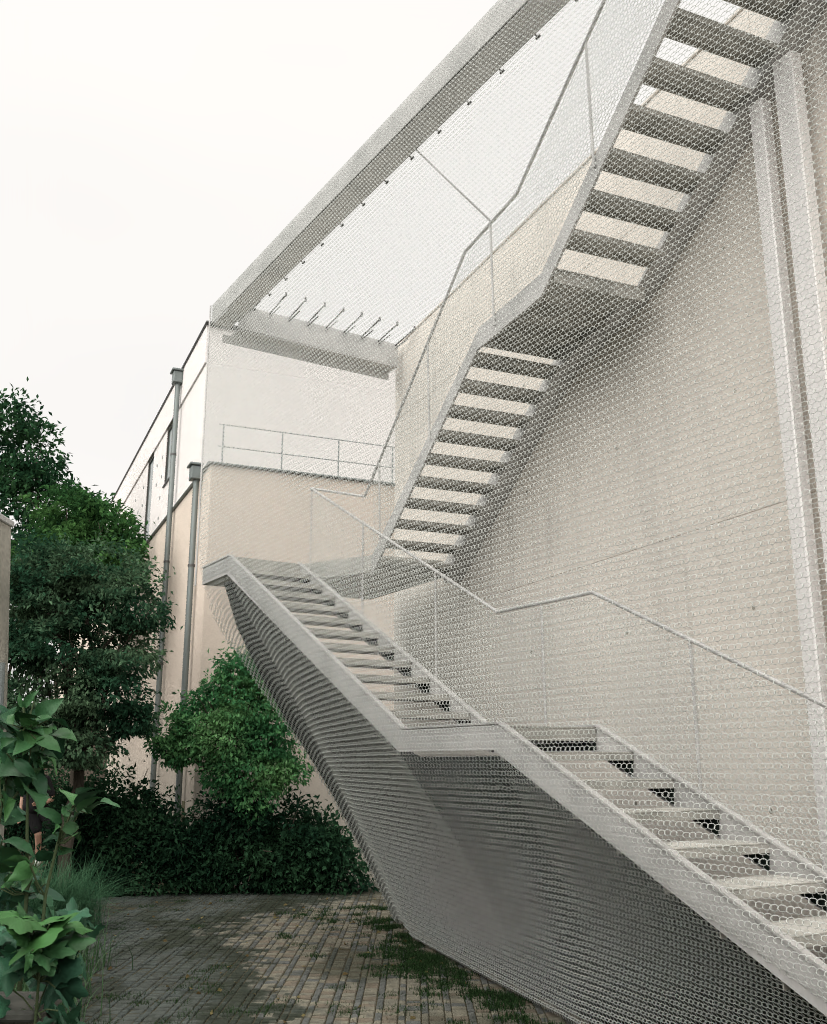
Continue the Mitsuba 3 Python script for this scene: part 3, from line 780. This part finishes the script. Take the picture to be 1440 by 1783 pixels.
for i, (lab, x, y, rx, rz, zc) in enumerate([
        ('dark leafy shrub at the back, farthest left below the maple tree', -4.05, 13.8, 0.75, 0.70, 0.60), ('dark leafy shrub in front of the two downpipes', -3.35, 13.7, 0.80, 0.72, 0.70),
        ('dark shrub spreading under the bright small maple', -2.35, 13.8, 0.85, 0.68, 0.62), ('dark shrub at the back nearest the foot of the mesh', -1.55, 13.9, 0.75, 0.66, 0.58), ('dark shrub behind the ornamental grass at the far left', -7.9, 20.0, 1.5, 1.1, 0.95)]):
    rng = np.random.default_rng(40 + i)
    bl = [(x + rng.normal(0, rx * 0.5), y + rng.normal(0, 0.12), zc + rng.normal(0, rz * 0.4), rx * rng.uniform(.4, .7), 0.35, rz * rng.uniform(.4, .65)) for _ in range(9)] + [(x, y, 0.25, rx * 1.1, 0.4, 0.35)]
    tree('dark_shrub', lab, 'shrub', [x, y, -0.05], bl, 9000, 0.085, (0.015, 0.045, 0.026), (0.045, 0.11, 0.055), 50 + i, trunk_r=0.03, group='dark shrubs in the back bed', gap=0.30)
for i, (x, y) in enumerate([(-7.6, 6.0), (-8.2, 9.5), (-8.6, 13.2)]):  # unseen trees, added to shade the courtyard
    tree('added_tree', ('added broadleaf tree shading the courtyard left of the view, nearest the camera', 'added broadleaf tree shading the courtyard left of the view, middle of three', 'added broadleaf tree shading the courtyard left of the view, farthest of three')[i], 'tree', [x, y, -0.05],
         [(x, y, 5.4, 1.1, 1.1, .9), (x + 0.6, y - 0.6, 4.6, 1.2, 1.2, .9), (x - 0.6, y + 0.6, 4.5, 1.3, 1.3, 1.0), (x + 0.2, y + 0.8, 3.6, 1.3, 1.2, .9), (x, y - 0.4, 2.7, 1.3, 1.3, .8)], 7000, 0.16, DG, MG, 80 + i, group='added shade trees left of the view', gap=0.36)
k = put('garden_stake', tube([[-3.08, 13.85, -0.05], [-3.09, 13.85, 1.15]], 0.022, 8), 'pale_wood', smooth=40)
tag(k, 'pale wooden stake standing among the dark shrubs', 'stake')


def blades(centres, n, length, rng, spread=0.5, width=0.006, lean=1.0, segs=5):
    """Arching grass blades from tufts."""
    c = centres[rng.integers(0, len(centres), n)] + np.c_[rng.normal(0, spread, (n, 2)), np.zeros(n)]
    a = rng.uniform(0, 2 * np.pi, n); L_ = length * rng.uniform(0.55, 1.2, n); o = lean * rng.uniform(0.2, 1.0, n)
    dirx = np.stack([np.cos(a), np.sin(a), 0 * a], 1); side = np.stack([-np.sin(a), np.cos(a), 0 * a], 1)
    v = np.empty((n, segs * 2 + 1, 3))
    for q in range(segs + 1):
        t = q / segs
        p = c + dirx * (L_ * o * t * t * 0.9)[:, None] + UZ * (L_ * (t - 0.55 * o * t * t))[:, None]
        if q == segs:
            v[:, 2 * segs] = p
        else:
            v[:, 2 * q] = p - side * width * (1 - t * 0.8); v[:, 2 * q + 1] = p + side * width * (1 - t * 0.8)
    f = []
    for q in range(segs - 1):
        f += [[2 * q, 2 * q + 1, 2 * q + 3], [2 * q, 2 * q + 3, 2 * q + 2]]
    f.append([2 * segs - 2, 2 * segs - 1, 2 * segs])
    return join(v, np.array(f)), 2 * segs + 1


def grass(name, label, centres, n, length, seed, c0, c1, kind='stuff', cat='grass', **kw):
    rng = np.random.default_rng(seed)
    m, per = blades(np.asarray(centres, float), n, length, rng, **kw)
    w = rng.random((n, 1))
    col = np.repeat(np.asarray(c0) * (1 - w) + np.asarray(c1) * w, per, 0)
    tag(put(name, m, 'leaf', color=col), label, cat, kind=kind)


grass('ornamental_grass', 'arching clump of fine ornamental grass at the left edge of the paving', [(-3.75, 10.6, 0.0), (-3.45, 10.7, 0), (-4.05, 10.6, 0), (-3.6, 10.4, 0)], 2600, 0.85, 60, (0.04, 0.12, 0.065), (0.13, 0.27, 0.15), kind=None, spread=0.13, width=0.004, lean=1.25)
rng = np.random.default_rng(61)
pts = []
for _ in range(400):
    y = rng.uniform(6.0, 12.4); base = np.interp(y, [6.0, 7.02, 9.4, 10.57, 12.0], [1.5, 1.04, 0.10, -0.17, -0.35])
    x = base - abs(rng.normal(0.02, 0.42 if y > 9.5 else 0.30)) + 0.05
    if meshkit.fbm(np.array([[x * 1.6, y * 1.1, 2.0]]), 3, 2)[0] > 0.44:
        pts.append((x, y, -0.005))
grass('weed_grass', 'patchy grass and weeds growing from the paving along the foot of the mesh', pts, 14000, 0.050, 62, (0.018, 0.042, 0.016), (0.045, 0.09, 0.035), spread=0.05, width=0.0035, segs=3)
pts = [(rng.uniform(-3.2, 0.2), rng.uniform(7, 13), -0.006) for _ in range(150)]
pts = [p for p in pts if meshkit.fbm(np.array([[p[0] * 1.3, p[1] * 0.8, 5.0]]), 3, 2)[0] > 0.47]
grass('paving_weeds', 'small weeds in the joints of the brick paving', pts, 3600, 0.04, 63, (0.02, 0.045, 0.016), (0.045, 0.085, 0.035), spread=0.06, width=0.003, segs=3)
pts = [(-2.62, 7.6, 0), (-2.75, 8.1, 0), (-2.5, 7.1, 0), (-2.8, 8.8, 0), (-2.45, 6.7, 0)]
grass('edge_grass', 'loose long grass at the lower left border of the paving', pts, 600, 0.55, 64, (0.03, 0.08, 0.03), (0.11, 0.19, 0.10), spread=0.16, width=0.004, lean=1.0)

rng = np.random.default_rng(66)
n = 130
C = np.c_[rng.uniform(-3.4, 0.6, n), rng.uniform(6.6, 13.2, n), np.full(n, 0.012)]
D = rng.normal(0, 1, (n, 3)); D[:, 2] *= 0.12
v, f = leaves_mesh(C, D, rng.uniform(0.03, 0.06, n), rng, aspect=0.7)
w = rng.random((n, 1))
tag(put('fallen_leaves', (v, f), 'leaf', color=np.repeat(np.array((0.12, 0.085, 0.04)) * (1 - w) + np.array((0.22, 0.19, 0.09)) * w, 4, 0)), 'small fallen leaves scattered on the paving', 'leaves', kind='stuff')

# ------------------------------------------------------------------ big-leaved plants in the left foreground
def ovate(n=9, wide=0.42, ruffle=0.03, ph=0.0):
    """Unit leaf along +x: raised halves either side of the midrib, a ruffled toothed edge, a drooping pointed tip."""
    t = np.linspace(0, 1, n)
    w = wide * np.sin(np.pi * t ** 0.72) ** 0.85 * (1 - 0.3 * t); w[0] = w[-1] = 0.0
    w[1:-1:2] *= 1.10
    z = 0.05 * np.sin(np.pi * t) - 0.26 * t ** 2.2
    rows = [np.stack([t, 0 * t, z], 1)]
    for sgn in (1, -1):
        for q, up in ((0.5, 0.22), (1.0, 0.30)):
            rows.append(np.stack([t + 0.04 * q * w / wide, sgn * w * q, z + up * w * q - 0.35 * (w * q) ** 2 + ruffle * q * np.sin(11 * t + ph + sgn)], 1))
    v = np.vstack(rows); f = []
    for a, b, flip in ((0, 1, 0), (1, 2, 0), (0, 3, 1), (3, 4, 1)):
        for q in range(n - 1):
            r = [a * n + q, a * n + q + 1, b * n + q + 1, b * n + q]
            r = r[::-1] if flip else r
            f += [[r[0], r[1], r[2]], [r[0], r[2], r[3]]]
    return v, np.array(f)


def lobed():
    """Unit five-lobed leaf with toothed lobes, its stalk at the origin and its tip at x = 1."""
    ang = np.radians([180, 150, 128, 104, 92, 78, 62, 50, 38, 24, 14, 7, 0]); rad = np.array([0.06, 0.30, 0.46, 0.40, 0.44, 0.58, 0.70, 0.52, 0.46, 0.66, 0.70, 0.86, 0.95])
    a = np.r_[ang, -ang[-2:0:-1]]; r = np.r_[rad, rad[-2:0:-1]]
    o = np.stack([0.28 + r * np.cos(a) * 0.76, r * np.sin(a) * 0.85, 0 * a], 1)
    i = o * [0.5, 0.5, 1] + [0.14, 0, 0.05]
    o[:, 2] = -0.22 * (o[:, 0] - 0.3) ** 2 - 0.18 * o[:, 1] ** 2 + 0.03 * np.cos(5 * a)
    k = len(a)
    v = np.vstack([o, i, [[0.28, 0, 0.03]]]); f = []
    for q in range(k):
        p = (q + 1) % k
        f += [[q, p, k + p], [q, k + p, k + q], [k + q, k + p, 2 * k]]
    return v, np.array(f)


def place_leaf(key, shape, b, t, rng, c, up=(0.1, -0.45, 1.0), roll=0.5, scale=1.0):
    b, t = np.asarray(b), np.asarray(t)
    L_ = np.linalg.norm(t - b) * scale; x = (t - b) / np.linalg.norm(t - b)
    u = np.asarray(up) + rng.normal(0, roll, 3)
    y = np.cross(u, x); y /= np.linalg.norm(y); z = np.cross(x, y)
    v = shape[0] * L_ * [1, rng.uniform(0.8, 1.15), rng.uniform(0.6, 1.5)]
    v = b + v[:, :1] * x + v[:, 1:2] * y + v[:, 2:] * z
    r = np.abs(shape[0][:, 1:2]) * 2
    col = np.clip(np.asarray(c) * (0.9 + 0.25 * rng.normal(0, 0.5)) * (1 + 0.22 * (1 - r)), 0, 1) + 0 * v
    put(key, (v, shape[1]), 'big_leaf', smooth=True, color=col)


LEAF_A=[(-1.227,3.165,1.800,-1.256,3.171,1.857),(-1.203,3.113,1.797,-1.156,3.069,1.850),(-1.200,3.030,1.742,-1.241,3.108,1.807),(-1.216,3.094,1.756,-1.113,3.045,1.787),(-1.176,3.029,1.725,-1.302,3.190,1.769),(-1.171,3.137,1.739,-1.202,3.063,1.764),(-1.169,3.098,1.744,-1.125,3.087,1.751),(-1.162,3.182,1.741,-1.101,3.144,1.743),(-1.150,3.091,1.703,-1.052,3.089,1.669),(-1.159,3.142,1.708,-1.186,2.996,1.665),(-1.265,3.120,1.680,-1.218,3.067,1.706),(-1.183,3.178,1.632,-1.090,3.076,1.669),(-1.167,3.142,1.637,-1.122,3.127,1.629),(-1.197,3.061,1.642,-1.113,3.070,1.575),(-1.218,3.177,1.553,-1.066,3.042,1.536),(-1.270,3.147,1.629,-1.163,3.020,1.609),(-1.244,3.111,1.553,-1.212,3.084,1.509),(-1.220,3.057,1.659,-1.188,3.112,1.687),(-1.278,3.165,1.594,-1.199,3.102,1.592),(-1.006,3.047,1.510,-1.080,3.130,1.584),(-1.022,3.101,1.508,-1.014,3.180,1.573),(-1.005,3.062,1.506,-0.911,3.052,1.577),(-1.045,3.164,1.489,-0.964,3.141,1.493),(-1.055,3.111,1.458,-1.118,3.034,1.514),(-1.028,3.023,1.450,-1.087,3.083,1.427),(-1.028,3.035,1.443,-0.980,3.094,1.451),(-1.040,3.086,1.453,-1.052,3.165,1.485),(-1.031,3.092,1.492,-1.078,3.174,1.516),(-1.233,3.120,1.405,-1.100,3.094,1.378),(-1.136,3.153,1.343,-1.055,3.107,1.390),(-1.073,3.143,1.380,-1.015,3.116,1.373),(-1.122,3.060,1.349,-1.214,3.084,1.366),(-1.114,3.039,1.344,-1.181,3.069,1.294),(-1.138,3.134,1.332,-1.130,3.028,1.280),(-1.244,3.164,1.310,-1.178,3.079,1.360),(-1.201,3.090,1.277,-1.184,3.120,1.298),(-1.114,3.088,1.293,-1.105,3.141,1.244),]
LEAF_B=[(-0.989,2.780,1.178,-1.066,2.814,1.247),(-1.010,2.849,1.167,-1.015,2.832,1.250),(-0.987,2.816,1.178,-0.900,2.725,1.267),(-0.974,2.798,1.175,-0.874,2.775,1.227),(-0.982,2.742,1.178,-1.040,2.715,1.227),(-0.961,2.756,1.161,-0.850,2.736,1.161),(-0.959,2.727,1.160,-0.891,2.650,1.133),(-0.954,2.670,1.176,-0.977,2.672,1.113),(-1.004,2.784,1.164,-1.044,2.743,1.157),(-0.958,2.836,1.113,-0.839,2.743,1.111),(-0.944,2.848,1.082,-0.822,2.749,1.047),(-1.041,2.818,1.102,-1.052,2.756,1.073),(-0.913,2.743,1.076,-0.853,2.737,1.010),(-1.049,2.824,1.004,-1.071,2.823,0.963),(-0.886,2.695,1.033,-0.863,2.743,0.969),(-0.932,2.716,1.230,-0.967,2.839,1.240),(-1.020,2.770,1.236,-0.961,2.601,1.231),(-0.998,2.826,1.192,-0.882,2.598,1.208),]
OV = [ovate(9, w, 0.03, i * 1.7) for i, w in enumerate((0.22, 0.27, 0.32, 0.36))]
LEAF_B += [tuple(np.r_[np.array(r[:3]) + d, np.array(r[:3]) + d + (np.array(r[3:]) - r[:3]) * f + e]) for r in LEAF_B for d, e, f in [tuple(np.random.default_rng(int(abs(r[3]) * 1e4)).normal(0, 0.022, (2, 3)) + [[-0.02, 0.05, -0.01], [0, 0, 0]]) + (0.85,)]]
LB = lobed()
k = 'broadleaf_shrub'
tag(k, 'large-leaved green shrub at the left edge in front of the person', 'shrub')
rng = np.random.default_rng(70)
nodes = np.array([(-1.19, 3.14, z) for z in (0.0, 1.25, 1.45, 1.6, 1.75)]) + np.c_[[0.06, 0.03, 0.02, 0.0, -0.01], [0, .02, 0, .02, 0], [0] * 5]
put(k + '__stem', tube(nodes, [0.009, 0.006, 0.005, 0.004, 0.002], 7), 'stem', smooth=60)
side = [(-1.10, 3.15, 0.0), (-1.09, 3.12, 1.25), (-1.06, 3.1, 1.40), (-1.02, 3.1, 1.52)]
put(k + '__stem', tube(side, [0.008, 0.005, 0.004, 0.002], 7), 'stem', smooth=60)
put(k + '__stem', tube([(-1.24, 3.2, 0.0), (-1.27, 3.15, 1.3), (-1.25, 3.15, 1.6)], [0.008, 0.005, 0.003], 7), 'stem', smooth=60)
allst = np.vstack([nodes[1:], side[1:], [(-1.26, 3.15, 1.35), (-1.255, 3.15, 1.5)]])
LEAF_A += [tuple(np.r_[np.array(r[:3]) + d, np.array(r[:3]) + d + (np.array(r[3:]) - r[:3]) * f + e]) for r in LEAF_A for d, e, f in
           [(rng.normal(0, 0.022, 3) + [-0.012, 0.06, -0.012], rng.normal(0, 0.03, 3), rng.uniform(0.6, 1.0)) for _ in range(2)]
           if not (-1.20 < (r[0] + d[0]) * 3.1 / (r[1] + d[1]) < -1.05 and 1.28 < r[2] + d[2] < 1.56)]
for r in LEAF_A:
    b, t_ = np.array(r[:3]), np.array(r[3:])
    w = rng.random()
    c = np.array((0.035, 0.12, 0.06)) * (1 - w) + np.array((0.07, 0.20, 0.06)) * w
    place_leaf(k + '__leaf', OV[rng.integers(0, 4)], b, t_, rng, c * 0.62, scale=0.85, roll=0.8)
    s = allst[np.argmin(np.linalg.norm(allst - b - [0, 0, -0.03], axis=1))]
    mid = (s + b) / 2 - [0, 0, 0.01]
    put(k + '__leaf_stalk', tube([s, mid, b], 0.0022, 5), 'stem', smooth=60)
for q in range(300):                                              # leaves further inside the bush
    y = rng.uniform(3.12, 3.75); z = rng.uniform(1.02, 1.78)
    edge = np.interp(z, [1.0, 1.3, 1.40, 1.5, 1.62, 1.72, 1.80], [-1.02, -1.06, -1.24, -1.16, -1.10, -1.15, -1.22])
    b = np.array([edge - abs(rng.normal(0, 0.12)) - (y - 3.1) * 0.42, y, z]); d = rng.normal(0, 1, 3); d[1] -= 0.5; d[2] -= 0.45; d /= np.linalg.norm(d)
    w = rng.random()
    if -1.24 < b[0] * 3.1 / b[1] < -1.04 and 1.27 < b[2] < 1.58:      # the gap through which the person is seen
        continue
    place_leaf(k + '__leaf', OV[q % 4], b, b + d * rng.uniform(0.07, 0.125), rng, np.array((0.022, 0.075, 0.045)) * (1 - w) + np.array((0.045, 0.13, 0.06)) * w, roll=0.8)
k = 'lobed_shrub'
tag(k, 'lobed-leaf green plant in the lower left corner', 'plant')
rng = np.random.default_rng(71)
st = [(-0.97, 2.82, 0.0), (-0.975, 2.8, 0.9), (-0.97, 2.78, 1.17)]
put(k + '__stem', tube(st, [0.008, 0.005, 0.003], 7), 'stem', smooth=60)
st = np.array([(-0.975, 2.8, z) for z in (0.9, 1.0, 1.08, 1.16)])
for r in LEAF_B:
    b, t_ = np.array(r[:3]), np.array(r[3:])
    hi = np.clip((b[2] - 1.12) * 14, 0, 1)
    c = np.array((0.035, 0.11, 0.065)) * (1 - hi) + np.array((0.06, 0.18, 0.05)) * hi
    place_leaf(k + '__leaf', LB, b, t_, rng, c * 0.7, scale=0.85, roll=0.6)
    s = st[np.argmin(np.linalg.norm(st - b - [0, 0, -0.03], axis=1))]
    put(k + '__leaf_stalk', tube([s, (s + b) / 2 + [0, 0, 0.008], b], 0.002, 5), 'stem', smooth=60)
for q in range(110):
    b = np.array([rng.uniform(-1.25, -0.88), rng.uniform(2.78, 3.1), rng.uniform(0.75, 1.20)]); d = rng.normal(0, 1, 3); d[2] -= 0.3; d /= np.linalg.norm(d)
    place_leaf(k + '__leaf', LB, b, b + d * rng.uniform(0.06, 0.1), rng, (0.03, 0.10, 0.055))
FX = (np.array([1.0, 0, 0]), np.array([0, 1.0, 0]))
k = 'stone_post'
tag(k, 'grey stone post below the lobed-leaf plant at the bottom left corner', 'post')
put(k + '__shaft', box(FX, -1.30, -0.985, 2.80, 3.02, -0.1, 0.98, 0.012), 'dark_stone')
put(k + '__cap', box(FX, -1.31, -0.975, 2.79, 3.03, 0.982, 1.01, 0.008), 'dark_stone')

# ------------------------------------------------------------------ person walking behind the leaves
def body(bones, refine, it=12):
    parts = []
    for (p, r), (q, s) in bones:
        a = m3.Manifold.sphere(r, 20).translate(p); b = m3.Manifold.sphere(s, 20).translate(q)
        parts.append(m3.Manifold.batch_hull([a, b]))
    m = m3.Manifold.batch_boolean(parts, m3.OpType.Add).refine_to_length(refine).to_mesh()
    t = trimesh.Trimesh(np.array(m.vert_properties[:, :3]), np.array(m.tri_verts), process=True)
    trimesh.smoothing.filter_taubin(t, iterations=it)
    return np.array(t.vertices), np.array(t.faces)


PX0, PY0 = -6.35, 17.3
def J(x, y, z):
    return [PX0 + x, PY0 + y, z]


k = 'person'
tag(k, 'person in black t-shirt and black knee shorts walking behind the big leaves', 'person')
sk = []
hd = [(J(0.02, -0.02, 1.60), 0.095), (J(0.035, -0.045, 1.55), 0.075)]
sk += [(hd[0], hd[1]), ((J(0.0, 0.0, 1.40), 0.055), (J(0.015, -0.01, 1.53), 0.055))]
sk += [((J(0.03, -0.115, 1.585), 0.014), (J(0.035, -0.135, 1.56), 0.014))]                                        # nose
sk += [((J(-0.07, -0.01, 1.59), 0.018), (J(-0.07, -0.005, 1.56), 0.014)), ((J(0.115, -0.01, 1.59), 0.018), (J(0.115, -0.005, 1.56), 0.014))]   # ears
sk += [((J(0, 0, 1.0), 0.13), (J(0, 0, 1.33), 0.12)), ((J(-0.15, 0, 1.38), 0.055), (J(0.15, 0, 1.38), 0.055))]
sk += [((J(-0.17, 0, 1.38), 0.05), (J(-0.22, 0.02, 1.10), 0.042)), ((J(-0.22, 0.02, 1.10), 0.042), (J(-0.20, -0.06, 0.86), 0.03))]
sk += [((J(0.17, 0, 1.38), 0.05), (J(0.27, 0.03, 1.07), 0.05)), ((J(0.27, 0.03, 1.07), 0.05), (J(0.20, -0.17, 1.0), 0.036))]
for hx, hy, hz, dx, dy, dz in ((-0.20, -0.07, 0.83, -0.1, -0.1, -1.0), (0.18, -0.19, 1.0, -0.8, -0.5, 0.0)):
    d = np.array([dx, dy, dz]); d /= np.linalg.norm(d); s = np.cross(d, [0, 1.0, 0.3]); s /= np.linalg.norm(s)
    o = np.array([hx, hy, hz])
    sk.append(((J(*o), 0.026), (J(*(o + d * 0.06)), 0.03)))
    for q, ln in zip((-1.5, -0.5, 0.5, 1.5), (0.06, 0.075, 0.07, 0.055)):
        a = o + d * 0.07 + s * 0.018 * q
        b_ = a + d * ln * 0.55; c_ = b_ + d * ln * 0.4 + np.array([0, -0.015, -0.01])
        sk += [((J(*a), 0.010), (J(*b_), 0.009)), ((J(*b_), 0.009), (J(*c_), 0.008))]
    a = o + d * 0.02 + s * 0.03; sk.append(((J(*a), 0.012), (J(*(a + d * 0.04 + s * 0.025)), 0.009)))
LEGS = (((-0.06, 0, 0.92), (0.12, -0.05, 0.50), (0.12, 0.05, 0.09)), ((0.12, 0, 0.92), (0.43, -0.04, 0.50), (0.57, 0.04, 0.09)))
for h_, kn, an in LEGS:
    sk += [((J(*h_), 0.085), (J(*kn), 0.058)), ((J(*kn), 0.056), (J(*an), 0.036))]
v, f = body(sk, 0.02)
put(k + '__body', (v, f), 'skin', smooth=True)
v, f = body([((J(-0.14, 0, 1.37), 0.075), (J(0.14, 0, 1.37), 0.075)), ((J(0, 0, 1.36), 0.14), (J(0, 0, 0.94), 0.165)), ((J(-0.08, 0, 1.3), 0.13), (J(-0.06, 0, 0.95), 0.13)), ((J(0.08, 0, 1.3), 0.13), (J(0.06, 0, 0.95), 0.13)),
             ((J(-0.16, 0, 1.38), 0.07), (J(-0.215, 0.015, 1.15), 0.065)), ((J(0.16, 0, 1.38), 0.07), (J(0.25, 0.02, 1.15), 0.066))], 0.03, 6)
put(k + '__t_shirt', (v, f), 'black_cloth', smooth=True)
v, f = body([((J(-0.06, 0, 0.93), 0.125), (J(0.09, -0.045, 0.58), 0.085)), ((J(0.11, 0, 0.93), 0.125), (J(0.37, -0.04, 0.58), 0.085)), ((J(-0.06, 0, 0.95), 0.14), (J(0.06, 0, 0.95), 0.14))], 0.03, 6)
put(k + '__shorts', (v, f), 'black_cloth', smooth=True)
for h_, kn, an in LEGS:
    x, y, z = an
    v, f = body([((J(x, y + 0.02, 0.07), 0.05), (J(x + 0.02, y - 0.06, 0.055), 0.048)), ((J(x + 0.02, y - 0.06, 0.05), 0.045), (J(x + 0.04, y - 0.17, 0.03), 0.035))], 0.02, 6)
    put(k + '__shoe', (v, f), 'white_shoe', smooth=True)
v, f = body([((J(0.02, 0.01, 1.63), 0.10), (J(0.02, 0.02, 1.58), 0.095))], 0.03, 4)
put(k + '__hair', (v, f), 'hair', smooth=True)
